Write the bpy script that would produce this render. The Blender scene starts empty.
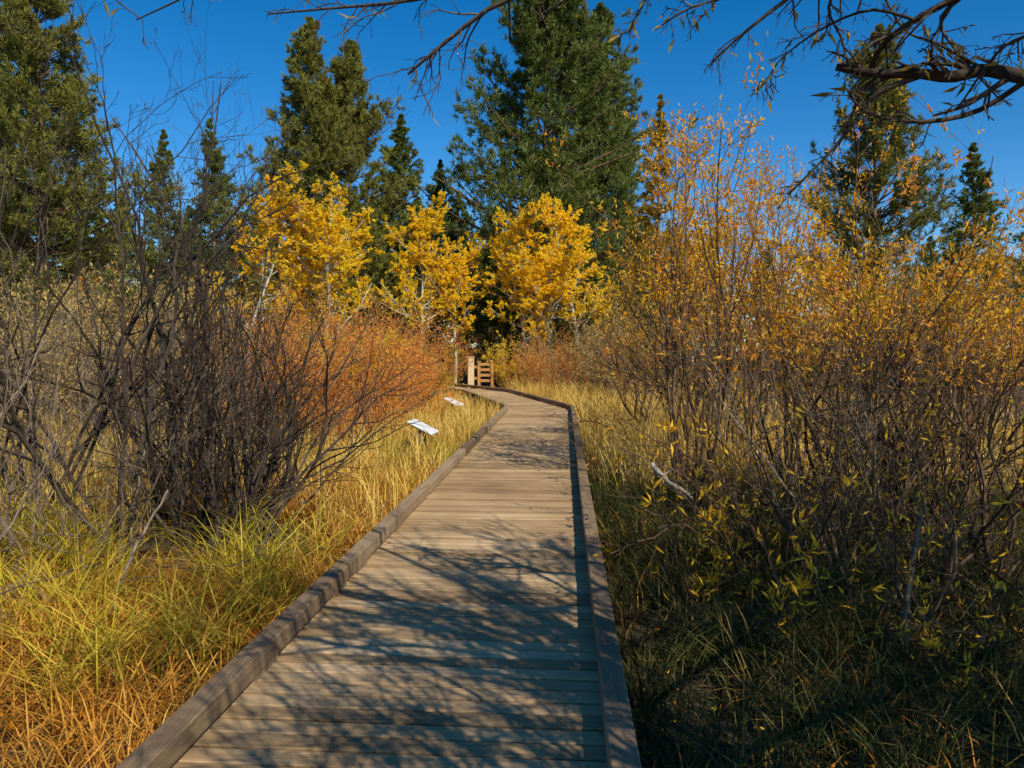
import bpy, math
import numpy as np
rng = np.random.default_rng(11)
scene = bpy.context.scene
col = scene.collection
F_PX = 760.0
CAM = np.array([0.0, 0.0, 1.95])
PITCH = -math.atan(34 / 760)

def at(px, py, d):
    a = (px - 512) / F_PX; b = (384 - py) / F_PX
    f = np.array([0, math.cos(PITCH), math.sin(PITCH)]); u = np.array([0, -math.sin(PITCH), math.cos(PITCH)])
    v = f + a * np.array([1, 0, 0]) + b * u
    return CAM + v * (d / v[1])
def gx(px, d): return (px - 512) / F_PX * d

# ------------------------------------------------------------------ helpers
def nrm(v): return v / (np.linalg.norm(v, axis=-1, keepdims=True) + 1e-9)

class MB:
    def __init__(s): s.V = []; s.F = []; s.A = []; s.H = []; s.n = 0
    def add(s, V, F, rnd=None, hgt=None):
        V = np.asarray(V, float).reshape(-1, 3)
        for f in (F if isinstance(F, list) else [F]): s.F.append(np.asarray(f, int) + s.n)
        s.V.append(V); k = len(V)
        s.A.append(np.full(k, .5) if rnd is None else np.broadcast_to(rnd, (k,)))
        s.H.append(np.full(k, .5) if hgt is None else np.broadcast_to(hgt, (k,)))
        s.n += k
    def box(s, c, size, ax=None, rnd=.5):
        c = np.asarray(c, float); h = np.asarray(size) / 2
        ax = np.eye(3) if ax is None else ax
        V = []
        for i in (-1, 1):
            for j in (-1, 1):
                for k in (-1, 1): V.append(c + ax[0]*h[0]*i + ax[1]*h[1]*j + ax[2]*h[2]*k)
        s.add(V, np.array([[0,1,3,2],[4,6,7,5],[0,4,5,1],[2,3,7,6],[0,2,6,4],[1,5,7,3]]), rnd)
    def build(s, name, mat, parent=None, smooth=False, bevel=0):
        V = np.concatenate(s.V).astype(np.float32)
        me = bpy.data.meshes.new(name)
        me.vertices.add(len(V)); me.vertices.foreach_set('co', V.ravel())
        loops = np.concatenate([f.ravel() for f in s.F]).astype(np.int32)
        tot = np.concatenate([np.full(len(f), f.shape[1]) for f in s.F]).astype(np.int32)
        st = np.concatenate([[0], np.cumsum(tot)[:-1]]).astype(np.int32)
        me.loops.add(len(loops)); me.loops.foreach_set('vertex_index', loops)
        me.polygons.add(len(tot)); me.polygons.foreach_set('loop_start', st)
        try: me.polygons.foreach_set('loop_total', tot)
        except Exception: pass
        me.polygons.foreach_set('use_smooth', np.full(len(tot), bool(smooth)))
        me.update(calc_edges=True)
        a = me.attributes.new('rnd', 'FLOAT', 'POINT'); a.data.foreach_set('value', np.concatenate(s.A).astype(np.float32))
        a = me.attributes.new('hgt', 'FLOAT', 'POINT'); a.data.foreach_set('value', np.concatenate(s.H).astype(np.float32))
        me.materials.append(mat)
        o = bpy.data.objects.new(name, me); col.objects.link(o)
        if parent is not None: o.parent = parent
        if bevel:
            m = o.modifiers.new('bevel', 'BEVEL'); m.width = bevel; m.segments = 2; m.limit_method = 'ANGLE'
        return o

def tubes(mb, P, R, S=4, rnd=None):
    P = np.asarray(P, float); R = np.asarray(R, float)
    N, K, _ = P.shape
    T = nrm(np.gradient(P, axis=1))
    chord = nrm(P[:, -1] - P[:, 0])
    ref = np.where(np.abs(chord[:, 2:3]) < .8, np.array([[0, 0, 1.]]), np.array([[1., 0.13, 0]]))
    U = nrm(np.cross(T, ref[:, None, :])); W = np.cross(T, U)
    an = np.arange(S) * 2 * math.pi / S
    V = P[:, :, None, :] + R[:, :, None, None] * (np.cos(an)[None, None, :, None] * U[:, :, None, :] + np.sin(an)[None, None, :, None] * W[:, :, None, :])
    b = (np.arange(N) * K * S)[:, None, None] + (np.arange(K - 1) * S)[None, :, None]
    s0 = np.arange(S)[None, None, :]; s1 = (s0 + 1) % S
    F = np.stack([b + s0, b + s1, b + S + s1, b + S + s0], -1).reshape(-1, 4)
    r = np.repeat(rng.random(N), K * S) if rnd is None else rnd
    mb.add(V.reshape(-1, 3), F, r, None)

def grow(p0, d0, L, K, up, wob):
    N = len(p0); P = np.zeros((N, K, 3)); P[:, 0] = p0; d = nrm(d0); p = p0.copy()
    st = (L / (K - 1))[:, None]
    up = np.asarray(up)
    for k in range(1, K):
        d = nrm(d + np.array([0, 0, 1.]) * up + rng.normal(0, wob, (N, 3)))
        p = p + d * st; P[:, k] = p
    return P

def sample(P, idx, t):
    K = P.shape[1]; f = np.clip(t, 0, .9999) * (K - 1); i = f.astype(int); w = (f - i)[:, None]
    a = P[idx, i]; b = P[idx, i + 1]
    return a * (1 - w) + b * w, nrm(b - a), i, w[:, 0]

def spawn(P, R, m, t0, t1, lf, ang, up, wob, rf, K, absL=None, rmin=.0015, taper=.35, tfall=.5):
    N = len(P); idx = np.repeat(np.arange(N), m); M = N * m
    t = rng.uniform(t0, t1, M)
    p, tan, i, w = sample(P, idx, t)
    r0 = (R[idx, i] * (1 - w) + R[idx, i + 1] * w) * rf
    L = np.linalg.norm(np.diff(P, axis=1), axis=2).sum(1)[idx]
    L = L * lf * (1 - tfall * t) * rng.uniform(.55, 1.3, M) if absL is None else absL(t, M)
    per = nrm(np.cross(tan, rng.normal(0, 1, (M, 3))))
    a = np.radians(rng.uniform(ang * .6, ang * 1.35, M))[:, None]
    d = np.cos(a) * tan + np.sin(a) * per
    Q = grow(p, d, L, K, up, wob)
    RR = np.maximum(r0[:, None] * np.linspace(1, taper, K)[None], rmin)
    return Q, RR

def leafset(mb, C, D, L, W, bend=.12):
    N = len(C); D = nrm(D); S = nrm(np.cross(D, rng.normal(0, 1, (N, 3)))); Nn = np.cross(D, S)
    L = np.broadcast_to(L, (N,))[:, None]; W = np.broadcast_to(W, (N,))[:, None]
    m = C + D * L * .45 + Nn * L * bend
    V = np.stack([C, m + S * W / 2, C + D * L, m - S * W / 2], 1)
    mb.add(V.reshape(-1, 3), (np.arange(N) * 4)[:, None] + np.arange(4)[None], np.repeat(rng.random(N), 4))

def twig_leaves(mb, P, n, L, W, spread=.9, t0=.2, droop=0., keep=1., zlo=None, zhi=None):
    N = len(P); idx = np.repeat(np.arange(N), n)
    if keep < 1: idx = idx[rng.random(len(idx)) < keep]
    t = rng.uniform(t0, 1, len(idx))
    p, tan, _, _ = sample(P, idx, t)
    if zlo is not None:
        k = rng.random(len(p)) < np.clip((p[:, 2] - zlo) / (zhi - zlo), .04, 1); p = p[k]; tan = tan[k]
    M = len(p)
    D = tan + rng.normal(0, spread, (M, 3)); D[:, 2] -= droop
    leafset(mb, p, D, rng.uniform(.6, 1.3, M) * L, rng.uniform(.7, 1.2, M) * W)

# ------------------------------------------------------------------ materials
def newmat(name):
    m = bpy.data.materials.new(name); m.use_nodes = True; nt = m.node_tree; nt.nodes.clear()
    return m, nt, nt.nodes, nt.links
def ramp(n, cols, pos=None):
    r = n.new('ShaderNodeValToRGB'); e = r.color_ramp.elements
    while len(e) < len(cols): e.new(.5)
    for i, c in enumerate(cols):
        e[i].position = i / (len(cols) - 1) if pos is None else pos[i]
        e[i].color = (*c, 1)
    return r
def leaf_mat(name, cols, trans=.4, root=None, pos=None, vary=.25, rough=.55):
    m, nt, n, l = newmat(name)
    a = n.new('ShaderNodeAttribute'); a.attribute_name = 'rnd'
    r = ramp(n, cols, pos); l.new(a.outputs['Fac'], r.inputs[0]); c = r.outputs[0]
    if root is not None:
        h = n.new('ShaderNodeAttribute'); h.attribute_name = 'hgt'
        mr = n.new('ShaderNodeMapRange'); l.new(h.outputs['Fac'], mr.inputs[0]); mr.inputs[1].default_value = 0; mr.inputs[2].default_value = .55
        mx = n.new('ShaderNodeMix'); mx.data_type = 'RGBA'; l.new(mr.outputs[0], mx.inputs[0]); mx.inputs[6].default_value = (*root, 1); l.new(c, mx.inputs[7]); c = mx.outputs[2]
    if vary:
        oi = n.new('ShaderNodeObjectInfo'); mr2 = n.new('ShaderNodeMapRange'); l.new(oi.outputs['Random'], mr2.inputs[0])
        mr2.inputs[3].default_value = 1 - vary; mr2.inputs[4].default_value = 1 + vary
        hs = n.new('ShaderNodeHueSaturation'); l.new(mr2.outputs[0], hs.inputs['Value']); l.new(c, hs.inputs['Color']); c = hs.outputs[0]
    p = n.new('ShaderNodeBsdfPrincipled'); l.new(c, p.inputs['Base Color']); p.inputs['Roughness'].default_value = rough
    p.inputs['Specular IOR Level'].default_value = .25
    t = n.new('ShaderNodeBsdfTranslucent'); l.new(c, t.inputs['Color'])
    mx = n.new('ShaderNodeMixShader'); mx.inputs[0].default_value = trans
    l.new(p.outputs[0], mx.inputs[1]); l.new(t.outputs[0], mx.inputs[2])
    o = n.new('ShaderNodeOutputMaterial'); l.new(mx.outputs[0], o.inputs[0])
    return m
def bark_mat(name, cols, scale=18, rough=.85, stretch=.25):
    m, nt, n, l = newmat(name)
    tc = n.new('ShaderNodeTexCoord'); mp = n.new('ShaderNodeMapping'); mp.inputs['Scale'].default_value = (1, 1, stretch)
    l.new(tc.outputs['Object'], mp.inputs[0])
    no = n.new('ShaderNodeTexNoise'); no.inputs['Scale'].default_value = scale; no.inputs['Detail'].default_value = 3; l.new(mp.outputs[0], no.inputs['Vector'])
    a = n.new('ShaderNodeAttribute'); a.attribute_name = 'rnd'
    ad = n.new('ShaderNodeMath'); ad.operation = 'MULTIPLY_ADD'; l.new(a.outputs['Fac'], ad.inputs[0]); ad.inputs[1].default_value = .55; l.new(no.outputs[0], ad.inputs[2])
    sb = n.new('ShaderNodeMath'); sb.operation = 'SUBTRACT'; l.new(ad.outputs[0], sb.inputs[0]); sb.inputs[1].default_value = .27
    r = ramp(n, cols); l.new(sb.outputs[0], r.inputs[0])
    p = n.new('ShaderNodeBsdfPrincipled'); l.new(r.outputs[0], p.inputs['Base Color']); p.inputs['Roughness'].default_value = rough
    p.inputs['Specular IOR Level'].default_value = .2
    o = n.new('ShaderNodeOutputMaterial'); l.new(p.outputs[0], o.inputs[0])
    return m
def wood_mat(name, cols, along='X', rough=.8, pv=.4):
    m, nt, n, l = newmat(name)
    tc = n.new('ShaderNodeTexCoord'); mp = n.new('ShaderNodeMapping')
    mp.inputs['Scale'].default_value = (1.2, 22, 22) if along == 'X' else ((22, 1.2, 22) if along == 'Y' else (22, 22, 1.2))
    l.new(tc.outputs['Object'], mp.inputs[0])
    a = n.new('ShaderNodeAttribute'); a.attribute_name = 'rnd'
    cb = n.new('ShaderNodeCombineXYZ'); ml = n.new('ShaderNodeMath'); ml.operation = 'MULTIPLY'; l.new(a.outputs['Fac'], ml.inputs[0]); ml.inputs[1].default_value = 37
    l.new(ml.outputs[0], cb.inputs[0]); l.new(ml.outputs[0], cb.inputs[1]); l.new(cb.outputs[0], mp.inputs['Location'])
    no = n.new('ShaderNodeTexNoise'); no.inputs['Scale'].default_value = 2.2; no.inputs['Detail'].default_value = 8; no.inputs['Roughness'].default_value = .7; l.new(mp.outputs[0], no.inputs['Vector'])
    n2 = n.new('ShaderNodeTexNoise'); n2.inputs['Scale'].default_value = 1.6; n2.inputs['Detail'].default_value = 6; l.new(tc.outputs['Object'], n2.inputs['Vector'])
    s1 = n.new('ShaderNodeMath'); s1.operation = 'MULTIPLY_ADD'; l.new(a.outputs['Fac'], s1.inputs[0]); s1.inputs[1].default_value = pv; l.new(no.outputs[0], s1.inputs[2])
    s2 = n.new('ShaderNodeMath'); s2.operation = 'MULTIPLY_ADD'; l.new(n2.outputs[0], s2.inputs[0]); s2.inputs[1].default_value = .7; l.new(s1.outputs[0], s2.inputs[2])
    s3 = n.new('ShaderNodeMath'); s3.operation = 'SUBTRACT'; l.new(s2.outputs[0], s3.inputs[0]); s3.inputs[1].default_value = .33 + pv / 2
    r = ramp(n, cols); l.new(s3.outputs[0], r.inputs[0])
    p = n.new('ShaderNodeBsdfPrincipled'); l.new(r.outputs[0], p.inputs['Base Color']); p.inputs['Roughness'].default_value = rough
    p.inputs['Specular IOR Level'].default_value = .12
    b = n.new('ShaderNodeBump'); b.inputs['Strength'].default_value = .7; b.inputs['Distance'].default_value = .008; l.new(no.outputs[0], b.inputs['Height']); l.new(b.outputs[0], p.inputs['Normal'])
    o = n.new('ShaderNodeOutputMaterial'); l.new(p.outputs[0], o.inputs[0])
    return m

M = {}
M['deck'] = wood_mat('weathered_deck', [(.12, .066, .03), (.385, .25, .125), (.64, .455, .255)], 'X')
M['kerb'] = wood_mat('kerb_timber', [(.10, .062, .032), (.26, .175, .10), (.43, .31, .19)], 'Y')
M['rail'] = wood_mat('rail_timber', [(.34, .14, .04), (.50, .24, .075), (.58, .32, .11)], 'Z')
M['post'] = wood_mat('sunlit_tan_post', [(.54, .37, .18), (.70, .51, .27), (.78, .6, .36)], 'Z')  # paler tan puts the sun on the railing's end into the colour
M['bark_grey'] = bark_mat('grey_bark', [(.055, .038, .024), (.15, .107, .07), (.33, .26, .185)])
M['bark_dark'] = bark_mat('dark_bark', [(.015, .010, .007), (.044, .031, .021), (.13, .098, .071)])  # near-black tone includes the shade lying over the left bush
M['bark_limb'] = bark_mat('limb_bark', [(.026, .018, .012), (.08, .058, .04), (.21, .165, .122)], 30)
M['bark_brown'] = bark_mat('brown_bark', [(.035, .02, .011), (.12, .07, .037), (.31, .20, .11)])
M['bark_red'] = bark_mat('reddish_bark', [(.17, .072, .026), (.44, .20, .075), (.58, .33, .14)])
M['bark_aspen'] = bark_mat('aspen_bark', [(.12, .10, .07), (.50, .46, .36), (.64, .6, .5)], 9, .8, 1.5)
M['bark_pine'] = bark_mat('pine_bark', [(.05, .03, .017), (.17, .095, .052), (.28, .165, .095)], 6)
M['bark_dead'] = bark_mat('dead_wood', [(.2, .17, .13), (.38, .33, .27), (.56, .5, .42)])
M['pine'] = leaf_mat('pine_needles', [(.058, .086, .016), (.145, .19, .033), (.30, .31, .06)], .22, vary=.12)
M['pine_olive'] = leaf_mat('olive_needles', [(.085, .095, .016), (.20, .205, .032), (.37, .325, .06)], .22, vary=.12)
M['pine_gold'] = leaf_mat('gold_needles', [(.22, .16, .02), (.42, .27, .03), (.55, .36, .04)], .25)
M['aspen'] = leaf_mat('aspen_leaves', [(.93, .55, .006), (.97, .72, .014), (.98, .835, .06)], .5, vary=.04)
M['gold'] = leaf_mat('gold_leaves', [(.78, .28, .010), (.96, .49, .018), (.97, .70, .05)], .45, vary=.12)
M['salmon'] = leaf_mat('salmon_leaves', [(.70, .24, .022), (.92, .41, .042), (.96, .60, .10)], .44, vary=.12)
M['rust'] = leaf_mat('rust_leaves', [(.58, .18, .022), (.82, .325, .038), (.89, .50, .085)], .42, vary=.2)
M['tan'] = leaf_mat('tan_leaves', [(.42, .26, .055), (.64, .43, .11), (.72, .54, .16)], .35)
M['yellowgreen'] = leaf_mat('yellow_green_leaves', [(.50, .40, .03), (.88, .62, .035), (.95, .70, .05)], .5)
M['yellow'] = leaf_mat('yellow_willow_leaves', [(.72, .36, .015), (.96, .56, .025), (.98, .68, .05)], .5)
M['willow'] = leaf_mat('willow_leaves', [(.12, .14, .03), (.35, .26, .05), (.45, .25, .05)], .3)
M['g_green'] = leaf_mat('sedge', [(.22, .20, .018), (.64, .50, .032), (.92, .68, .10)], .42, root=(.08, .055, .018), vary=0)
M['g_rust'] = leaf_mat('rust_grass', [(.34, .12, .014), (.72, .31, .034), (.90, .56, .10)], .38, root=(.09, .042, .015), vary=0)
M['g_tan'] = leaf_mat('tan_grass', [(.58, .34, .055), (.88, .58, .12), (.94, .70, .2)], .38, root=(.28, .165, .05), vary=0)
M['g_dark'] = leaf_mat('shade_toned_grass', [(.03, .05, .011), (.075, .09, .018), (.24, .18, .04)], .35, root=(.018, .014, .006), vary=0)  # dark blades and blacker roots put the right bank's shade into the colour

def plain(name, c, rough=.5, noise=.1):
    m, nt, n, l = newmat(name)
    no = n.new('ShaderNodeTexNoise'); no.inputs['Scale'].default_value = 9; no.inputs['Detail'].default_value = 6
    r = ramp(n, [tuple(x * (1 - noise) for x in c), tuple(min(1, x * (1 + noise)) for x in c)], [.3, .7]); l.new(no.outputs[0], r.inputs[0])
    p = n.new('ShaderNodeBsdfPrincipled'); l.new(r.outputs[0], p.inputs['Base Color']); p.inputs['Roughness'].default_value = rough
    o = n.new('ShaderNodeOutputMaterial'); l.new(p.outputs[0], o.inputs[0]); return m
M['white'] = plain('pale_panel', (.82, .82, .80), .4, .05)
M['metal'] = plain('brown_metal', (.16, .13, .10), .5)
M['print'] = plain('printed_panel', (.76, .78, .77), .4, .1)

def tag(o, label=None, cat=None, group=None, kind=None):
    if label: o['label'] = label
    if cat: o['category'] = cat
    if group: o['group'] = group
    if kind: o['kind'] = kind
def empty(name, loc=(0, 0, 0), rz=0):
    o = bpy.data.objects.new(name, None); col.objects.link(o); o.location = loc; o.rotation_euler = (0, 0, rz); o.empty_display_size = .2
    return o

# ------------------------------------------------------------------ boardwalk path
ctrl = [(-1.14, -7), (0.75, 20.3), (-0.95, 28.6), (-4.8, 36)]
DECK = .35; HALF = .93
def fillet(pts, r):
    out = [np.array(pts[0], float)]
    for i in range(1, len(pts) - 1):
        p = np.array(pts[i], float); a = nrm(np.array(pts[i - 1]) - p); b = nrm(np.array(pts[i + 1]) - p)
        A = p + a * r; B = p + b * r
        for t in np.linspace(0, 1, 9): out.append((1 - t) ** 2 * A + 2 * t * (1 - t) * p + t * t * B)
    out.append(np.array(pts[-1], float)); return np.array(out)
PATH = fillet(ctrl, .5)
SEG = np.linalg.norm(np.diff(PATH, axis=0), axis=1); CUM = np.concatenate([[0], np.cumsum(SEG)]); TOTAL = CUM[-1]
def path(s):
    s = min(max(s, 0), TOTAL - 1e-4); i = int(np.searchsorted(CUM, s, 'right') - 1); t = (s - CUM[i]) / SEG[i]
    def tang(j): return nrm(PATH[min(j + 1, len(PATH) - 1)] - PATH[max(j - 1, 0)])
    d = nrm(tang(i) * (1 - t) + tang(i + 1) * t) if SEG[i] < 1 else nrm(PATH[i + 1] - PATH[i])
    return PATH[i] * (1 - t) + PATH[i + 1] * t, d
def pdist(xy):
    best = np.full(len(xy), 1e9)
    for a, b in zip(ctrl[:-1], ctrl[1:]):
        a = np.array(a); b = np.array(b); ab = b - a
        t = np.clip(((xy - a) @ ab) / (ab @ ab), 0, 1)
        best = np.minimum(best, np.linalg.norm(xy - (a + t[:, None] * ab), axis=1))
    return best

walk = empty('boardwalk'); tag(walk, 'weathered timber boardwalk with low kerb rails running through the meadow', 'boardwalk', kind='structure')
mb = MB(); s = 0.0
while s < TOTAL - .2:
    w = .102 + rng.normal(0, .0015); r = rng.random()
    (p0, d0), (p1, d1) = path(s), path(s + w)
    zt = DECK + rng.normal(0, .0022); e0 = HALF + rng.normal(0, .006); e1 = HALF + rng.normal(0, .006); tilt = rng.normal(0, .0018)
    V = []
    for side, e, dz in ((-1, e0, -tilt), (1, e1, tilt)):
        A = np.array([*(p0 + side * e * np.array([d0[1], -d0[0]])), 0]); B = np.array([*(p1 + side * e * np.array([d1[1], -d1[0]])), 0])
        u = nrm(B - A); c = .004; z = zt + dz
        V += [A + [0, 0, z - .038], A + [0, 0, z - c], A + u * c + [0, 0, z], B - u * c + [0, 0, z], B + [0, 0, z - c], B + [0, 0, z - .038]]
    F = [[i, i + 1, i + 7, i + 6] for i in range(5)] + [[5, 0, 6, 11]]
    mb.add(V, [np.array(F), np.array([[0, 5, 4, 3, 2, 1], [6, 7, 8, 9, 10, 11]])], r)
    s += w + .018
mb.build('decking', M['deck'], walk)
def beam(mb, side, off, s0, s1, w, z0, z1, n=6):
    rows = []
    for s_ in np.linspace(s0, s1, n):
        p, d = path(s_); nr = np.array([d[1], -d[0]]) * side
        a = p + nr * (off - w / 2); b = p + nr * (off + w / 2); c = .006
        rows.append([[*a, z0], [*a, z1 - c], [*(a + nr * c), z1], [*(b - nr * c), z1], [*b, z1 - c], [*b, z0]])
    V = np.array(rows).reshape(-1, 3); F = []
    for k in range(n - 1):
        for i in range(6): F.append([k*6+i, k*6+(i+1) % 6, (k+1)*6+(i+1) % 6, (k+1)*6+i])
    mb.add(V, [np.array(F), np.array([[5, 4, 3, 2, 1, 0], [(n-1)*6+i for i in range(6)]])], rng.random())
for side in (-1, 1):
    s = .05 if side < 0 else .9
    while s < TOTAL - .3:
        e = min(s + 3.05, TOTAL - .1)
        mb = MB(); dz = rng.normal(0, .003); beam(mb, side, HALF - .055, s, e - .012, .11, DECK + .032, DECK + .128 + dz, 14)
        k = mb.build('kerb_rail', M['kerb'], walk)
        for q in (.25, 1.5, 2.75):
            if s + q + .2 < e:
                mb = MB(); beam(mb, side, HALF - .055, s + q - .14, s + q + .14, .1, DECK + .004, DECK + .031, 2)
                mb.build('spacer_block', M['kerb'], k)
        s = e
    mb = MB(); beam(mb, side, HALF - .09, .1, TOTAL - .2, .07, .09, DECK - .042, 60); mb.build('stringer', M['kerb'], walk)
for s_ in np.arange(.6, TOTAL, 2.4):
    p, d = path(s_); mb = MB(); nr = np.array([d[1], -d[0], 0]); ax = np.array([nr, [d[0], d[1], 0], [0, 0, 1]])
    mb.box([p[0], p[1], .035], (1.7, .18, .105), ax, rng.random()); mb.build('sleeper', M['kerb'], walk)

# ------------------------------------------------------------------ ground
g = np.sinh(np.linspace(-5.2, 5.2, 161)); g = g / g.max() * 900
X, Y = np.meshgrid(g, g + 12)
d = pdist(np.stack([X.ravel(), Y.ravel()], 1)).reshape(X.shape)
Z = (.09 * np.sin(X * .9 + 1.3) * np.sin(Y * .7) + .06 * np.sin(X * 2.1 + Y * 1.7)) * np.clip((d - 1.1) / 2, 0, 1) * np.clip(60 / (1 + np.hypot(X, Y)), 0, 1)
n = len(g); V = np.stack([X, Y, Z], -1).reshape(-1, 3); i = np.arange(n - 1)
I = (i[:, None] * n + i[None]).ravel(); mb = MB(); mb.add(V, np.stack([I, I + 1, I + n + 1, I + n], 1))
def ground_mat():
    m, nt, n, l = newmat('meadow_soil'); tc = n.new('ShaderNodeTexCoord')
    a = n.new('ShaderNodeTexNoise'); a.inputs['Scale'].default_value = .7; a.inputs['Detail'].default_value = 8; l.new(tc.outputs['Object'], a.inputs['Vector'])
    b = n.new('ShaderNodeTexNoise'); b.inputs['Scale'].default_value = 28; b.inputs['Detail'].default_value = 8; l.new(tc.outputs['Object'], b.inputs['Vector'])
    r = ramp(n, [(.035, .023, .012), (.09, .058, .026), (.19, .125, .05)], [.3, .5, .7]); 
    ad = n.new('ShaderNodeMath'); ad.operation = 'MULTIPLY_ADD'; l.new(b.outputs[0], ad.inputs[0]); ad.inputs[1].default_value = .7
    sb = n.new('ShaderNodeMath'); sb.operation = 'SUBTRACT'; l.new(a.outputs[0], sb.inputs[0]); sb.inputs[1].default_value = .35; l.new(sb.outputs[0], ad.inputs[2]); l.new(ad.outputs[0], r.inputs[0])
    p = n.new('ShaderNodeBsdfPrincipled'); l.new(r.outputs[0], p.inputs['Base Color']); p.inputs['Roughness'].default_value = .95
    bp = n.new('ShaderNodeBump'); bp.inputs['Distance'].default_value = .05; l.new(b.outputs[0], bp.inputs['Height']); l.new(bp.outputs[0], p.inputs['Normal'])
    o = n.new('ShaderNodeOutputMaterial'); l.new(p.outputs[0], o.inputs[0]); return m
tag(mb.build('ground', ground_mat(), smooth=True), 'dry meadow ground of dark soil and litter', 'ground', kind='structure')

# ------------------------------------------------------------------ grass (stuff)
def grass(label, mat, x0, x1, y0, y1, tuss, per, h0, h1, w, lean, sig=.09, mask=None, clear=1.02):
    c = np.stack([rng.uniform(x0, x1, tuss), rng.uniform(y0, y1, tuss)], 1)
    if mask is not None: c = c[mask(c)]
    th = np.repeat(rng.uniform(.5, 1.25, len(c)), per); tr = np.repeat(rng.random(len(c)), per)
    b = np.repeat(c, per, 0) + rng.normal(0, sig, (len(c) * per, 2))
    k = pdist(b) > clear; b = b[k]; th = th[k]; tr = tr[k]; N = len(b)
    h = rng.uniform(h0, h1, N) * th; az = rng.uniform(0, 2 * math.pi, N); dr = np.stack([np.cos(az), np.sin(az), 0 * az], 1)
    ln = np.abs(rng.normal(lean, .25, N)); tw = az + math.pi / 2 + rng.normal(0, .6, N); sd = np.stack([np.cos(tw), np.sin(tw), 0 * tw], 1)
    P = []; H = []
    for t, ww in ((0, .7), (.4, 1), (.75, .7)):
        q = np.concatenate([b, np.full((N, 1), -.02)], 1) + dr * (ln * h * t ** 2)[:, None] + np.array([0, 0, 1]) * (h * (t - .33 * np.minimum(ln, 1.4) * t ** 2))[:, None]
        P += [q - sd * w * ww / 2, q + sd * w * ww / 2]; H += [t, t]
    q = np.concatenate([b, np.full((N, 1), -.02)], 1) + dr * (ln * h)[:, None] + np.array([0, 0, 1]) * (h * (1 - .4 * np.minimum(ln, 1.5)))[:, None]
    P.append(q); H.append(1); V = np.stack(P, 1); i = (np.arange(N) * 7)[:, None]
    Q = np.concatenate([i + np.array([[0, 1, 3, 2]]), i + np.array([[2, 3, 5, 4]])]); T = i + np.array([[4, 5, 6]])
    mb = MB(); rn = np.clip(tr * .7 + rng.random(N) * .5 - .1, 0, 1)
    mb.add(V.reshape(-1, 3), [Q, T], np.repeat(rn, 7), np.tile(np.array(H, float), N))
    o = mb.build('grass', mat); tag(o, label, 'grass', kind='stuff'); return o
left = lambda c: c[:, 0] < np.interp(c[:, 1], [-7, 20.3, 28.6, 36], [-1.14, .75, -.95, -4.8])
right = lambda c: ~left(c)
nz = lambda c, k=.8, p=0: np.sin(c[:, 0] * k * 1.7 + p) * np.sin(c[:, 1] * k * 1.3 + p * 2) + .5 * np.sin(c[:, 0] * k * 3.9 + c[:, 1] * k * 3.1)
away = lambda c: np.hypot(c[:, 0] + 2.75, c[:, 1] - 7.2) > 1.0  # grass left out so bare dark soil stands for shade under the bush
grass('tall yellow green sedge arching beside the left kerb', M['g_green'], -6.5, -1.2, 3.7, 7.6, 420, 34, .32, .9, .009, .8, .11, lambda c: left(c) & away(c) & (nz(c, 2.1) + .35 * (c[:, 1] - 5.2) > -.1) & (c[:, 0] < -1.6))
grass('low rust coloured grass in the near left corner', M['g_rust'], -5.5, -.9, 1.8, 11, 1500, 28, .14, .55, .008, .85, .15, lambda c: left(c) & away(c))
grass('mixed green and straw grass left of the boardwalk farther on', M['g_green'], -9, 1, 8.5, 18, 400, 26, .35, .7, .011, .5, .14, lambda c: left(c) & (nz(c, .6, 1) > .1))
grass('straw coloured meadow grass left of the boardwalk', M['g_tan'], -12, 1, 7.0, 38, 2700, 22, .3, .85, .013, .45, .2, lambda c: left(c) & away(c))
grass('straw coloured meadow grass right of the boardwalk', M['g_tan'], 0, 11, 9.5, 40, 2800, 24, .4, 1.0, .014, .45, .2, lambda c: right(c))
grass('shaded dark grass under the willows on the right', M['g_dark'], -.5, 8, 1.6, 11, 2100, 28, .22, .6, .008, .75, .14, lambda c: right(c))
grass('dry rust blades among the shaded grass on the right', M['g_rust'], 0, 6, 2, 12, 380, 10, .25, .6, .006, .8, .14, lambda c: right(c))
N = 3500; xy = np.stack([rng.uniform(-5, 7, N), rng.uniform(1.5, 14, N)], 1); xy = xy[pdist(xy) > 1]
mb = MB(); leafset(mb, np.concatenate([xy, rng.uniform(.02, .12, (len(xy), 1))], 1), rng.normal(0, 1, (len(xy), 3)) * [1, 1, .25], .065, .022)
tag(mb.build('fallen_leaves', M['gold']), 'fallen yellow willow leaves scattered on the meadow floor', 'leaves', kind='stuff')

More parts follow.
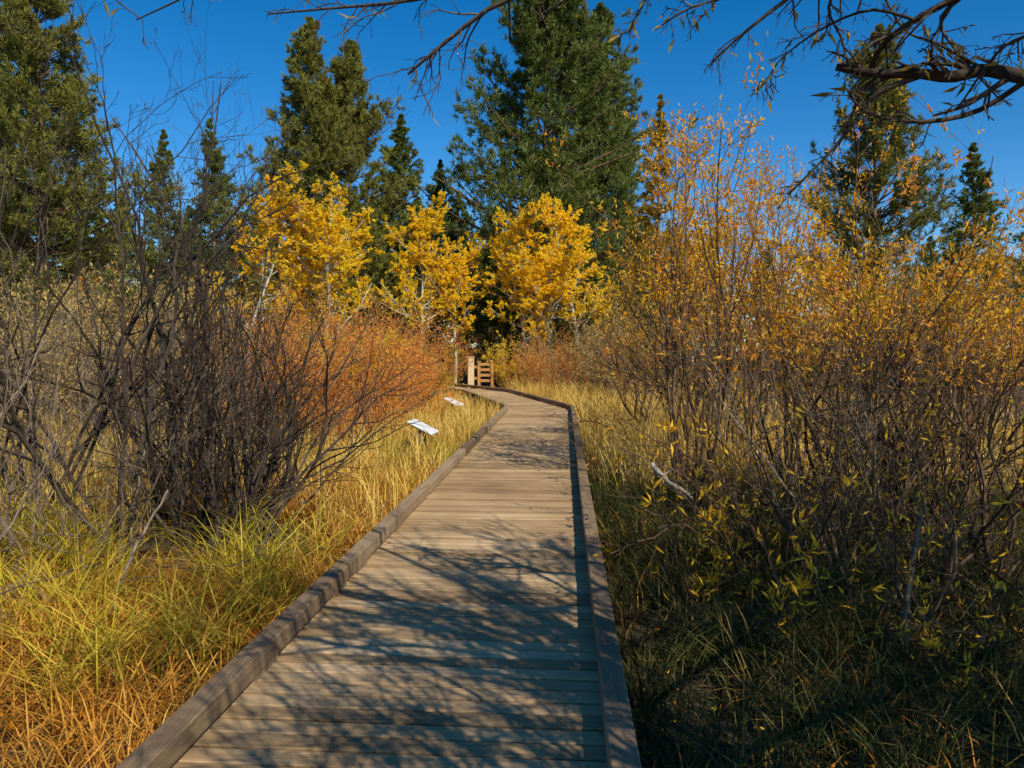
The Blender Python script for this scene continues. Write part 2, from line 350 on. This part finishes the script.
# ------------------------------------------------------------------ shrubs
PROTO = {}; USED = set()
def shrub(key, name, h, nst, spread, base, bark, leafm=None, m1=8, m2=4, nl=3, LL=.06, LW=.016, keep=1., r=.014, wob=.13, m3=0, a1=34, up=.05, lf1=.42, t0=.2, lmin=.5, zlo=None, zhi=None, sup=.02, lean=None):
    root = empty(name); mb = MB()
    az = rng.uniform(0, 2 * math.pi, nst); ti = np.radians(np.abs(rng.normal(0, spread, nst)))
    p0 = np.stack([np.cos(az) * base * rng.random(nst) ** .5, np.sin(az) * base * rng.random(nst) ** .5, np.full(nst, -.05)], 1)
    d0 = np.stack([np.sin(ti) * np.cos(az), np.sin(ti) * np.sin(az), np.cos(ti)], 1)
    if lean is not None: d0 = nrm(d0 + np.array(lean))
    L = h * rng.uniform(lmin, 1.12, nst)
    P = grow(p0, d0, L, 12, sup, wob); R = (r * rng.uniform(.5, 1.35, nst))[:, None] * np.linspace(1, .2, 12)[None]
    tubes(mb, P, R, 5)
    P1, R1 = spawn(P, R, m1, t0, .97, lf1, a1, up, wob * 1.1, .6, 7, rmin=.0022); tubes(mb, P1, R1, 4)
    P2, R2 = spawn(P1, R1, m2, .15, .98, .48, 36, up, wob * 1.1, .65, 5, rmin=.0016); tubes(mb, P2, R2, 3)
    tw = P2
    if m3:
        P3, R3 = spawn(P2, R2, m3, .2, .98, .5, 36, up, wob, .7, 4, rmin=.0014); tubes(mb, P3, R3, 3); tw = np.concatenate([P3])
    mb.build('stems', bark, root)
    if leafm:
        mb = MB(); twig_leaves(mb, tw, nl, LL, LW, keep=keep, zlo=zlo, zhi=zhi)
        if not m3: twig_leaves(mb, P1[:, 2:], 3, LL, LW, keep=keep, zlo=zlo, zhi=zhi)
        mb.build('foliage', leafm, root)
    PROTO[key] = (root, h)
def place(key, x, y, h, label, cat, group=None, rz=None, sx=1.):
    root, h0 = PROTO[key]
    if key in USED:
        r = root.copy(); col.objects.link(r)
        for ch in root.children:
            c = ch.copy(); col.objects.link(c); c.parent = r
        if 'group' in r: del r['group']
    else: r = root; USED.add(key)
    s = h / h0; r.location = (x, y, 0); r.scale = (s * sx, s * sx, s); r.rotation_euler = (0, 0, rng.uniform(0, 6.28) if rz is None else rz)
    tag(r, label, cat, group); return r

shrub('tall_bare', 'bare_shrub', 4.4, 12, 13, .4, M['bark_dark'], None, 9, 5, r=.025, wob=.16, m3=2, lmin=.7, sup=.075, lf1=.38)
shrub('tall_bare2', 'bare_shrub', 3.6, 11, 24, .4, M['bark_grey'], None, 9, 4, r=.019, wob=.19, m3=2, lmin=.55, sup=.04)
shrub('dense_dark', 'dead_shrub', 2.7, 38, 24, .4, M['bark_dark'], None, 7, 4, r=.017, wob=.14, a1=32)
shrub('lean_dark', 'dead_shrub', 2.6, 48, 24, .35, M['bark_dark'], None, 7, 5, r=.018, wob=.14, a1=34, lean=(.18, 0, 0))
shrub('tangle', 'bare_shrub', 2.4, 20, 36, .5, M['bark_grey'], None, 8, 4, r=.013, wob=.21)
shrub('willow_a', 'willow_shrub', 3.6, 14, 22, .5, M['bark_brown'], M['gold'], 8, 5, 8, .074, .027, .87, r=.023, wob=.17, t0=.35, zlo=1.5, zhi=2.7, lmin=.6)
shrub('willow_b', 'willow_shrub', 3.6, 14, 26, .55, M['bark_brown'], M['salmon'], 8, 5, 8, .072, .026, .87, r=.024, wob=.19, t0=.3, zlo=1.7, zhi=2.8, lmin=.6)
shrub('willow_tall', 'willow_shrub', 5.0, 12, 10, .35, M['bark_brown'], M['gold'], 11, 6, 7, .072, .026, .87, r=.022, wob=.1, t0=.25, zlo=1.3, zhi=3.0, lmin=.6)
shrub('willow_bare', 'willow_shrub', 2.8, 14, 34, .5, M['bark_brown'], M['yellow'], 8, 5, 1, .09, .024, .45, r=.018, wob=.21)
shrub('rust_a', 'rust_shrub', 2.6, 34, 24, .6, M['bark_red'], M['rust'], 8, 5, 5, .075, .027, .85, wob=.12)
shrub('rust_b', 'rust_shrub', 2.6, 32, 28, .7, M['bark_red'], M['rust'], 8, 5, 3, .075, .027, .8, wob=.14)
shrub('tan_a', 'dry_shrub', 2.4, 36, 28, .7, M['bark_grey'], M['tan'], 8, 5, 3, .075, .026, .8, wob=.12)
shrub('green_a', 'green_shrub', 2.4, 30, 26, .6, M['bark_brown'], M['yellowgreen'], 8, 5, 5, .08, .04, .9, wob=.1)
shrub('sapling', 'willow_sapling', 1.5, 4, 18, .1, M['bark_brown'], M['yellow'], 5, 2, 3, .10, .022, .85, r=.006, wob=.12, lf1=.3)

WL = 'bare shrubs left of the boardwalk'
place('lean_dark', -2.85, 7.3, 2.75, 'dense blackish dead shrub closest to the left kerb', 'shrub', WL, rz=0.)
place('dense_dark', -3.3, 8.8, 2.9, 'dark dead shrub just behind the blackish shrub near the left kerb', 'shrub', WL)
place('tall_bare', -3.7, 7.2, 5.1, 'tall bare dark shrub with stems rising highest on the left', 'shrub', WL)
place('tall_bare', -5.0, 7.8, 5.2, 'tall leafless shrub at the far left edge with thin upright stems', 'shrub', WL, sx=.85)
place('tall_bare2', -4.2, 6.0, 3.2, 'leaning leafless grey shrub above the tall sedge on the left', 'shrub', WL)
place('tangle', -3.5, 6.3, 2.1, 'low tangled grey shrub at the foot of the tall bare shrub', 'shrub', WL)
place('tangle', -4.2, 5.2, 2.0, 'tangled grey twigs at the left edge above the sedge', 'shrub', WL)
for i, (px, d_, h) in enumerate(((20, 11, 3.1), (95, 12.5, 3.2), (165, 11.5, 3.0), (235, 12.5, 3.0))):
    place('tall_bare2' if i % 2 else 'tangle', gx(px, d_), d_, h, 'grey leafless shrub in the thicket behind the tall bare shrubs on the left', 'shrub', 'grey thicket on the left')
for i, (px, d_, h) in enumerate(((50, 16, 3.4), (120, 17, 3.4), (190, 18, 3.4), (0, 20, 3.8))):
    place('tan_a', gx(px, d_), d_, h, 'dull brown shrub showing between the bare stems on the left', 'shrub', 'brown shrubs behind the left thicket')
for i, (px, d_, h) in enumerate(((335, 14.5, 2.4), (285, 15, 2.9), (372, 17.5, 2.5), (325, 19, 3.1), (400, 20.5, 2.4), (360, 22, 3.2), (388, 24.5, 2.9), (410, 27.5, 2.5), (265, 20, 3.1), (240, 24, 3.4), (310, 27, 3.5), (400, 32, 3.5), (440, 39, 3.2))):
    place('rust_b' if i % 2 else 'rust_a', gx(px, d_), d_, h, 'rust orange shrub in the bank left of the bend', 'shrub', 'rust orange shrubs left of the bend')
for i, (px, d_, h) in enumerate(((560, 31, 2.7), (592, 29, 2.9), (618, 27.5, 2.8), (640, 24, 3.0), (540, 33, 2.6), (575, 34, 3.2), (608, 33, 3.3), (630, 35, 3.6), (548, 38, 3.2), (478, 40, 3.0))):
    place('tan_a' if i % 2 else 'rust_b', gx(px, d_), d_, h, 'reddish tan shrub in the hedge beyond the bend', 'shrub', 'dry shrubs beyond the bend')
place('green_a', gx(515, 35), 35, 2.6, 'yellow green shrub just right of the wooden railing', 'shrub')
place('green_a', gx(432, 30), 30, 2.3, 'yellow green shrub among the rust shrubs left of the wooden railing', 'shrub')
place('green_a', gx(352, 18.5), 18.5, 2.6, 'yellow green shrub in the middle of the rust orange bank', 'shrub')
WR = 'golden willow shrubs right of the boardwalk'
for key, px, d_, h, lab in (
    ('willow_tall', 688, 9.5, 4.8, 'tallest golden willow shrub, first beside the right kerb'),
    ('willow_tall', 722, 11.5, 5.1, 'tall golden willow just behind the tallest one beside the right kerb'),
    ('willow_b', 770, 7.6, 3.4, 'thin leaved salmon coloured willow nearest the kerb on the right'),
    ('willow_tall', 805, 9.0, 4.3, 'tall willow with gold tips in the middle of the right bank'),
    ('willow_a', 850, 7.2, 3.3, 'golden willow shrub behind the dark bare stems on the right'),
    ('willow_b', 905, 8.2, 3.8, 'sparse salmon coloured willow right of the tall middle willow'),
    ('willow_a', 965, 7.0, 3.3, 'leafy golden willow near the right edge of the photo'),
    ('willow_b', 1015, 6.2, 3.1, 'salmon coloured willow cut by the right edge of the photo')):
    place(key, gx(px, d_), d_, h, lab, 'shrub', WR, sx=.88)
place('willow_bare', gx(800, 5.9), 5.9, 2.4, 'dark nearly leafless willow in the right foreground beside the grass', 'shrub', 'dark willows in the right foreground', sx=.9)
place('willow_bare', gx(885, 5.6), 5.6, 2.4, 'dark tangled willow in the centre of the right foreground', 'shrub', 'dark willows in the right foreground')
place('willow_bare', gx(990, 4.9), 4.9, 2.1, 'dark tangled willow in the right foreground at the photo edge', 'shrub', 'dark willows in the right foreground')
place('tall_bare2', gx(840, 6.6), 6.6, 2.9, 'crooked leafless shrub among the golden willows on the right', 'shrub')
place('dense_dark', gx(930, 7.5), 7.5, 2.2, 'blackish dead shrub deep among the willows on the right', 'shrub')
for i, (px, d_, h) in enumerate(((668, 15, 3.8), (705, 17, 4.2), (760, 14, 3.8), (830, 15, 4.0), (895, 13, 3.7), (960, 14, 3.9), (1010, 12, 3.6), (690, 23, 4.4), (790, 22, 4.6), (880, 21, 4.6), (970, 20, 4.5))):
    place(('willow_b', 'willow_a', 'willow_tall')[i % 3], gx(px, d_), d_, h, 'orange gold willow in the thicket behind the front row on the right', 'shrub', 'golden thicket behind the right bank')
for i, (px, d_, h) in enumerate(((10, 26, 4), (80, 24, 4), (150, 27, 4.2), (200, 31, 4.4), (270, 34, 4.4), (350, 36, 4), (395, 40, 4), (500, 43, 4), (560, 45, 4.2), (650, 40, 4.6), (720, 32, 5.0), (800, 30, 5.0), (880, 29, 5.0), (950, 30, 5.0), (1020, 28, 4.8))):
    place(('tan_a', 'willow_b', 'rust_b')[i % 3], gx(px, d_), d_, h, 'autumn shrub in the far row in front of the conifers', 'shrub', 'far row of autumn shrubs')
for px, d_, h, lab in ((690, 5.2, 1.0, 'yellow leaved sapling closest to the right kerb'), (768, 4.6, 1.4, 'yellow leaved sapling standing in the right foreground grass'), (742, 6.2, 1.7, 'tallest yellow leaved sapling beside the salmon coloured willow'), (960, 4.2, .9, 'short sapling with pale leaves near the lower right corner')):
    place('sapling', gx(px, d_), d_, h, lab, 'sapling', 'yellow saplings on the right')

# ------------------------------------------------------------------ aspens
def aspen(key, h):
    root = empty('aspen_tree'); mb = MB()
    P = grow(np.array([[0, 0, -.05]]), np.array([[.03, 0, 1.]]), np.array([h * .97]), 14, .12, .05); R = h * .0105 * np.linspace(1, .15, 14)[None]
    tubes(mb, P, R, 8)
    P1, R1 = spawn(P, R, 32, .28, .98, .42, 56, .08, .09, .5, 8, tfall=.62); tubes(mb, P1, R1, 4)
    P2, R2 = spawn(P1, R1, 8, .2, .98, .5, 45, .05, .1, .6, 6, rmin=.004); tubes(mb, P2, R2, 3)
    P3, R3 = spawn(P2, R2, 4, .2, .98, .6, 45, .03, .1, .6, 4, rmin=.003)
    mb.build('trunk', M['bark_aspen'], root, True)
    mb = MB(); twig_leaves(mb, P3, 21, .074, .07, 1.3, .0, .3); mb.build('crown', M['aspen'], root)
    PROTO[key] = (root, h)
aspen('aspen_a', 7.5); aspen('aspen_b', 7.5)
AG = 'yellow aspens in front of the conifers'
for key, px, d_, ty, lab, sx in (
    ('aspen_a', 246, 29, 198, 'leftmost tall yellow aspen left of the boardwalk', 1.15),
    ('aspen_b', 328, 29, 186, 'largest bright yellow aspen below the pair of tall conifers', 1.25),
    ('aspen_a', 288, 31, 220, 'yellow aspen between the two tallest aspens on the left', 1.3),
    ('aspen_a', 423, 36, 207, 'yellow aspen directly above the wooden railing, left one', 1.15),
    ('aspen_b', 455, 38, 242, 'short yellow aspen just right of the one above the railing', 1.25),
    ('aspen_b', 528, 37, 212, 'yellow aspen under the left half of the great pine', 1.15),
    ('aspen_a', 578, 38, 216, 'yellow aspen under the right half of the great pine', 1.2),
    ('aspen_b', 552, 36, 252, 'short yellow aspen in front of the pair under the great pine', 1.4),
    ('aspen_b', 690, 36, 230, 'yellow aspen half hidden behind the tall golden willows', 1.1)):
    place(key, gx(px, d_), d_, at(px, ty, d_)[2], lab, 'aspen tree', AG, sx=sx)

# ------------------------------------------------------------------ conifers
def conifer(key, h, halfw, t0, nbr, needles, prof=1., m2=8, npos=5, nb=4, nL=.28, nW=.05, up=.06, whorls=24, var=.3, el0=-12):
    root = empty('conifer_tree'); mb = MB()
    P = grow(np.array([[0, 0, -.1]]), np.array([[0., 0, 1.]]), np.array([h]), 16, .3, .02); R = h * .012 * np.linspace(1, .04, 16)[None]
    tubes(mb, P, R, 8)
    t = t0 + (1 - t0) * np.sort(rng.random(nbr)) ** .85; t = np.clip(np.round(t * whorls) / whorls + rng.normal(0, .005, nbr), t0, .99)
    p, _, i, w = sample(P, np.zeros(nbr, int), t)
    az = rng.uniform(0, 6.283, nbr); u = (t - t0) / (1 - t0)
    lump = 1 + .17 * np.sin(az * 2 + u * 11) + .12 * np.sin(az + u * 23 + 1)
    L = halfw * np.clip((1 - u) ** prof * (.6 + .4 * np.clip(u * 4, 0, 1)), .03, 1) * rng.uniform(1 - var * 1.6, 1 + var, nbr) * lump
    el = np.radians(el0 + 60 * u + rng.normal(0, 8, nbr)); d0 = np.stack([np.cos(el) * np.cos(az), np.cos(el) * np.sin(az), np.sin(el)], 1)
    P1 = grow(p, d0, L, 7, up, .06); R1 = (.012 + .012 * L)[:, None] * np.linspace(1, .25, 7)[None]; tubes(mb, P1, R1, 4)
    mb.build('trunk', M['bark_pine'], root, True)
    P2, R2 = spawn(P1, R1, m2, .3, 1., .36, 46, up, .08, .5, 5, tfall=.5)
    P2 = np.concatenate([P2, P1[:, 2:]])
    mb = MB(); N = len(P2); idx = np.repeat(np.arange(N), npos * nb); tt = np.repeat(rng.uniform(.25, 1, N * npos), nb)
    q, tan, _, _ = sample(P2, idx, tt); D = tan * .8 + rng.normal(0, .6, (len(q), 3)); D[:, 2] += .3
    sc = np.clip(np.linalg.norm(P2[:, -1] - P2[:, 0], axis=1) / .5, .45, 1)[idx]
    leafset(mb, q, D, rng.uniform(.6, 1.2, len(q)) * nL * sc, nW, .05); mb.build('crown', needles, root)
    PROTO[key] = (root, h)
conifer('great', 20, 6.4, .07, 400, M['pine'], .66, 10, 6, 7, .34, .044, .08, 21, .26, -12)
conifer('great2', 20, 5.2, .07, 300, M['pine'], .68, 10, 6, 7, .34, .042, .08, 21, .28, -10)
conifer('pine_o', 18, 4.4, .08, 320, M['pine_olive'], .68, 9, 6, 7, .31, .038, .08, 24, .26, -10)
conifer('pine_p', 18, 4.4, .1, 300, M['pine_olive'], .64, 9, 6, 7, .31, .038, .08, 23, .3, -8)
conifer('fir', 16, 3.4, .03, 340, M['pine'], .82, 8, 5, 6, .28, .040, .03, 28, .26, -14)
conifer('larch', 12, 2.0, .1, 240, M['pine_gold'], .9, 7, 4, 5, .24, .036, .05, 28, .3)
CG = 'conifers behind the meadow'
for key, px, d_, ty, lab, sx in (
    ('pine_o', 42, 31, -60, 'broad olive conifer at the left edge reaching the top of the photo', 1.0),
    ('pine_p', -14, 36, 10, 'olive conifer cut by the left edge of the photo', 1.),
    ('fir', 165, 42, 128, 'narrow dark conifer behind the tall bare shrub on the left', .9),
    ('fir', 216, 44, 116, 'narrow conifer standing alone left of the pair of tall conifers', .95),
    ('pine_o', 312, 42, 18, 'taller left conifer of the pair above the largest aspen', .95),
    ('pine_p', 350, 44, 42, 'slightly shorter right conifer of the pair above the largest aspen', .95),
    ('fir', 398, 47, 112, 'dark conifer between the tall pair and the great pine', 1.2),
    ('fir', 438, 52, 158, 'slim dark conifer just left of the great pine', 1.),
    ('great', 541, 44, -55, 'great green pine in the centre reaching the top of the photo', .95),
    ('great2', 600, 49, 5, 'slightly shorter green pine touching the great pine on its right', .85),
    ('larch', 656, 30, 92, 'slim golden green conifer right of the great pines', 1.),
    ('pine_p', 872, 36, 28, 'olive conifer rising behind the willows below the overhanging branch', .95),
    ('fir', 972, 41, 140, 'narrow dark conifer near the right edge', 1.1)):
    place(key, gx(px, d_), d_, at(px, ty, d_)[2], lab, 'conifer', CG, sx=sx)
for px, d_, ty in ((20, 55, 195), (70, 55, 175), (100, 50, 215), (128, 52, 190), (190, 56, 205), (240, 56, 210), (270, 58, 205), (370, 56, 195), (418, 60, 195), (462, 58, 190), (492, 62, 215), (540, 60, 215), (575, 60, 215), (620, 55, 190), (645, 56, 215), (705, 56, 235), (765, 58, 245), (925, 58, 235), (1040, 48, 170)):
    place('fir', gx(px, d_), d_, at(px, ty, d_)[2], 'distant dark conifer in the tree line behind the tall conifers', 'conifer', 'distant conifers in the tree line', sx=1.45)

# ------------------------------------------------------------------ overhanging tree
def poly(pts, K=12):
    pts = np.array(pts, float); out = []; n = len(pts)
    for u in np.linspace(0, n - 1, K):
        i = min(int(u), n - 2); t = u - i
        a, b, c, e = pts[max(i-1, 0)], pts[i], pts[i+1], pts[min(i+2, n-1)]
        out.append(.5 * ((2*b) + (-a+c)*t + (2*a-5*b+4*c-e)*t*t + (-a+3*b-3*c+e)*t**3))
    return np.array(out)
tree = empty('overhanging_tree', (0, 0, 0)); tag(tree, 'nearly bare tree whose dark branches hang across the top right of the photo', 'tree')
mbL = MB(); T = poly([(3.9, -.8, -.1), (3.8, -.7, 1.5), (3.6, -.5, 3), (3.5, -.4, 4.4), (3.4, -.3, 5.8)], 14)
tubes(mbL, T[None], .13 * np.linspace(1, .3, 14)[None], 10)
def limb(pts, r0, r1, K=14):
    return poly(pts, K), np.linspace(r0, r1, K)
mbl = MB()
vis = [limb([(3.68, -.6, 2.5), (3.3, 1.2, 2.8), at(1130, 92, 2.8), at(1030, 78, 2.9), at(985, 70, 3.0), at(950, 77, 3.0), at(915, 73, 3.05), at(880, 74, 3.1), at(836, 67, 3.15)], .036, .015, 24),
       limb([at(925, 74, 3.05), at(880, 92, 3.1), at(862, 112, 3.15), at(832, 150, 3.2), at(788, 195, 3.3)], .013, .004),
       limb([at(1030, 78, 2.9), at(975, 112, 3.0), at(915, 122, 3.0), at(866, 112, 3.1), at(846, 88, 3.1)], .012, .004),
       limb([(3.55, -.45, 3.3), at(1100, -80, 2.7), at(980, -15, 2.9), at(915, 20, 3.0), at(880, 48, 3.1), at(858, 100, 3.2), at(846, 128, 3.2)], .02, .005),
       limb([at(980, -15, 2.9), at(940, 20, 3), at(965, 60, 3), at(1000, 100, 3.1)], .009, .003),
       limb([(3.5, -.4, 4.2), at(1000, -220, 2.6), at(880, -60, 3.0), at(800, -10, 3.2), at(745, 32, 3.3), at(712, 62, 3.4)], .018, .004),
       limb([at(880, -60, 3.0), at(830, 0, 3.1), at(842, 40, 3.2), at(850, 75, 3.2)], .008, .003),
       limb([(3.45, -.35, 4.8), at(900, -330, 2.6), at(700, -90, 3.2), at(570, -22, 3.4), at(497, 4, 3.5), at(446, 42, 3.6), at(408, 74, 3.7)], .022, .006),
       limb([at(570, -22, 3.4), at(480, -12, 3.5), at(400, 2, 3.5), at(335, 8, 3.6), at(268, 14, 3.7)], .012, .004),
       limb([at(400, 2, 3.5), at(360, -20, 3.6), at(250, -30, 3.6), at(175, 2, 3.7), at(136, 20, 3.8)], .009, .003),
       limb([at(700, -90, 3.2), at(655, -20, 3.3), at(640, 10, 3.4), at(625, 34, 3.4)], .009, .003),
       limb([at(1100, -80, 2.7), at(1045, 20, 2.6), at(1000, 50, 2.7), at(960, 105, 2.8)], .010, .003),
       limb([at(880, -60, 3.0), at(790, -25, 3.2), at(735, -5, 3.3), at(690, 8, 3.4), at(655, 30, 3.5)], .009, .003),
       limb([at(915, 20, 3.0), at(870, 10, 3.0), at(820, 30, 3.1), at(780, 60, 3.2), at(765, 85, 3.2)], .007, .002),
       limb([at(985, 70, 3.0), at(940, 45, 3.0), at(905, 30, 3.1), at(880, -10, 3.1)], .007, .003)]
for k, v in enumerate(vis): tubes(mbL, v[0][None], v[1][None], 8)
Pv = np.array([poly(v[0], 14) for v in vis]); Rv = np.array([np.interp(np.linspace(0, 1, 14), np.linspace(0, 1, len(v[1])), v[1]) for v in vis])
P1, R1 = spawn(Pv[:, 4:], Rv[:, 4:], 16, .05, .98, .30, 48, -.06, .18, .5, 8, rmin=.002); tubes(mbL, P1, R1, 5)
P2, R2 = spawn(P1, R1, 4, .3, .98, .5, 45, -.05, .16, .6, 6, rmin=.0014); tubes(mbL, P2, R2, 4)
twig_leaves(mbl, P2, 1, .085, .016, .8, .3, .6, .15)
def crown(ends, rr, m1, m2, leaves, r1=.003, r2=.002, lf=.42, i0=5):  # limbs out of view, added to shade the deck and both banks
    hid = [limb([T[i0 + i % 8], T[i0 + i % 8] * .45 + np.array(e) * .55 + rng.normal(0, .2, 3) + [0, 0, .25], e], rr, .006) for i, e in enumerate(ends)]
    Ph = np.array([v[0] for v in hid]); Rh = np.array([v[1] for v in hid]); tubes(mbL, Ph, Rh, 7)
    P1, R1 = spawn(Ph, Rh, m1, .25, .98, lf, 32, .02, .07, .5, 8, rmin=r1); tubes(mbL, P1, R1, 5)
    P2, R2 = spawn(P1, R1, m2, .2, .98, .65, 26, 0, .06, .6, 6, rmin=r2); tubes(mbL, P2, R2, 4)
    if leaves: twig_leaves(mbl, P2, leaves, .09, .024, .9, .1, .3)
# unseen upright stems, added to the tree to cast shadow streaks along the walk
ns = 26; yy = rng.uniform(-.6, 2.5, ns); xx = .95 * np.maximum(yy, .4) + rng.uniform(.45, 1.5, ns)
p0 = np.stack([xx, yy, np.full(ns, -.05)], 1); d0 = np.stack([rng.normal(.02, .12, ns), rng.normal(-.03, .12, ns), np.ones(ns)], 1)
Pu = grow(p0, d0, rng.uniform(3.2, 5.0, ns), 12, .05, .05); Ru = rng.uniform(.013, .024, ns)[:, None] * np.linspace(1, .3, 12)[None]; tubes(mbL, Pu, Ru, 6)
P1, R1 = spawn(Pu, Ru, 11, .3, .98, .36, 20, .06, .05, .6, 8, rmin=.005); tubes(mbL, P1, R1, 5)
P2, R2 = spawn(P1, R1, 6, .2, .98, .5, 22, .05, .05, .6, 6, rmin=.0035); tubes(mbL, P2, R2, 4)
crown([(2.2, -1.5, 3.8), (2.1, .1, 3.6), (2.4, .6, 4.2), (2.4, 1.6, 4.4), (2.8, 2.2, 4.6), (2.6, 1.0, 4.8)], .016, 15, 9, 0, .005, .0036, .5)
crown([(1.6, .5, 2.9), (1.5, -.3, 2.8), (1.8, .1, 3.2), (2.0, .7, 3.3), (1.3, .3, 2.9), (1.2, -.5, 2.9), (1.0, .2, 3.0)], .014, 15, 10, 0, .0045, .0036, .45, 4)
crown([(.5, 2.5, 3.8), (.9, 1.7, 4.0), (-.3, 2.4, 4.2), (.4, .9, 3.4), (-.1, 1.5, 3.5), (-.4, 1.9, 3.7), (.2, 2.1, 3.7)], .034, 11, 8, 1, .006, .0035, .28)
crown([(3.4, 1.4, 5.2), (4.6, .6, 4.6), (3.2, -2.5, 4.1), (4.6, 2.0, 3.9), (5.3, 1.3, 3.6), (5.6, -.6, 4.1), (5.0, 2.8, 3.4), (4.4, -2.2, 4.4), (6.2, 1.6, 3.2), (4.9, .2, 3.2), (4.4, 1.3, 2.9), (4.3, 2.4, 4.2), (5.2, 3.4, 3.9), (6.0, 3.0, 3.2), (5.5, 2.2, 4.6), (6.6, 2.6, 4.1), (4.0, 1.8, 4.8), (5.9, .8, 4.6), (6.6, .4, 3.6)], .03, 12, 7, 10)
mbL.build('trunk', M['bark_limb'], tree, True); mbl.build('crown', M['willow'], tree)

# ------------------------------------------------------------------ signs
def sign(loc, rz, s, label):
    r = empty('interpretive_sign', loc, rz); r.scale = (s, s, s)
    ang = math.radians(26); ax = np.array([[math.cos(ang), 0, -math.sin(ang)], [0, 1, 0], [math.sin(ang), 0, math.cos(ang)]])
    c = np.array([0, 0, .53]); mb = MB(); mb.box(c, (.52, .5, .035), ax); mb.build('panel', M['white'], r, bevel=.006)
    mb = MB(); mb.box(c + ax[2] * .021, (.47, .45, .006), ax); mb.build('printed_face', M['print'], r)
    for k in (-1, 1):
        mb = MB(); mb.box((-.02, k * .17, .225), (.045, .045, .55)); mb.build('post', M['metal'], r, bevel=.006)
        mb = MB(); mb.box(c - ax[2] * .033 + np.array([0, k * .17, 0]), (.36, .05, .028), ax); mb.build('bracket', M['metal'], r)
    tag(r, label, 'sign', 'low interpretive signs along the left kerb')
sign((gx(423, 14), 14, 0), math.radians(-8), 1., 'nearer low white slanted sign panel left of the boardwalk')
sign((gx(454, 21.5), 21.5, 0), math.radians(-20), .92, 'farther low white sign panel close to the bend')

# ------------------------------------------------------------------ railing at the bend
rl = empty('wooden_railing'); tag(rl, 'tan timber railing with slats standing at the far end of the boardwalk bend', 'railing')
RD = 33.5
def post(px, d_, w, h, m):
    x = gx(px, d_); mb = MB(); mb.box((x, d_, h / 2), (w, .16, h)); o = mb.build('post', m, rl, bevel=.01)
    mb = MB(); mb.box((x, d_, h + .021), (w + .05, .21, .04)); mb.build('post_cap', m, o)
post(471, RD, .27, 1.62, M['post']); post(479, RD, .13, 1.42, M['rail']); post(492, RD, .13, 1.42, M['rail'])
for z in (.6, .84, 1.08, 1.32):
    mb = MB(); mb.box(((gx(479, RD) + gx(492, RD)) / 2, RD, z), (gx(492, RD) - gx(479, RD) - .14, .06, .12)); mb.build('rail', M['rail'], rl, bevel=.006)
for z in (.7, 1.2):
    mb = MB(); mb.box(((gx(471, RD) + gx(479, RD)) / 2 + .035, RD, z), (gx(479, RD) - gx(471, RD) - .21, .05, .12)); mb.build('rail', M['rail'], rl, bevel=.006)

# ------------------------------------------------------------------ dead wood
def log(pts, r, label, m):
    mb = MB(); P = poly(pts, 16); P[1:] += rng.normal(0, r * .35, P[1:].shape); R = np.linspace(r, r * .5, 16) * rng.uniform(.85, 1.15, 16); tubes(mb, P[None], R[None], 8)
    q, rr = spawn(P[None], R[None], 5, .3, .95, .3, 50, .1, .15, .5, 6); tubes(mb, q, rr, 5)
    o = mb.build('fallen_branch', m, None, True); tag(o, label, 'fallen branch')
log([at(652, 464, 7.2), at(668, 482, 7.0), at(692, 498, 6.8)], .028, 'bleached fallen branch leaning in the grass right of the boardwalk', M['bark_dead'])
log([at(-30, 640, 5.2), at(20, 632, 5.2), at(50, 640, 5.3)], .05, 'grey fallen branch lying in the sedge at the left edge', M['bark_grey'])
log([at(100, 640, 5.0), at(130, 560, 5.3), at(168, 490, 5.7)], .015, 'thin dead stick leaning upright in the sedge on the left', M['bark_grey'])
log([at(905, 655, 4.6), at(908, 590, 4.7), at(922, 510, 4.9)], .022, 'stout grey dead stem standing in the right foreground', M['bark_grey'])

# ------------------------------------------------------------------ light and camera
AZ = math.radians(146); EL = math.radians(41)
w = bpy.data.worlds.new('World'); scene.world = w; w.use_nodes = True
nt = w.node_tree; bg = nt.nodes['Background']; sk = nt.nodes.new('ShaderNodeTexSky'); sk.sky_type = 'NISHITA'; sk.sun_disc = False
sk.sun_elevation = EL; sk.sun_rotation = AZ; sk.altitude = 1900; sk.air_density = 1.0; sk.dust_density = .6; sk.ozone_density = 2.0
hs = nt.nodes.new('ShaderNodeHueSaturation'); hs.inputs['Saturation'].default_value = 1.44; hs.inputs['Value'].default_value = 1.42
nt.links.new(sk.outputs[0], hs.inputs['Color']); nt.links.new(hs.outputs[0], bg.inputs[0]); bg.inputs[1].default_value = .10
sun = bpy.data.lights.new('sun', 'SUN'); sun.energy = 5.0; sun.angle = math.radians(.4); sun.color = (1, .93, .79)
so = bpy.data.objects.new('sun', sun); col.objects.link(so)
from mathutils import Vector
sd = Vector((math.sin(AZ) * math.cos(EL), math.cos(AZ) * math.cos(EL), math.sin(EL)))
so.rotation_euler = (-sd).to_track_quat('-Z', 'Y').to_euler(); so.location = sd * 50
cam = bpy.data.cameras.new('camera'); cam.sensor_width = 36; cam.lens = F_PX / 1024 * 36; cam.clip_end = 3000; cam.clip_start = .05
co = bpy.data.objects.new('camera', cam); col.objects.link(co); co.location = CAM; co.rotation_euler = (math.pi / 2 + PITCH, 0, 0)
scene.camera = co
scene.view_settings.view_transform = 'Standard'; scene.view_settings.look = 'None'; scene.view_settings.exposure = 0
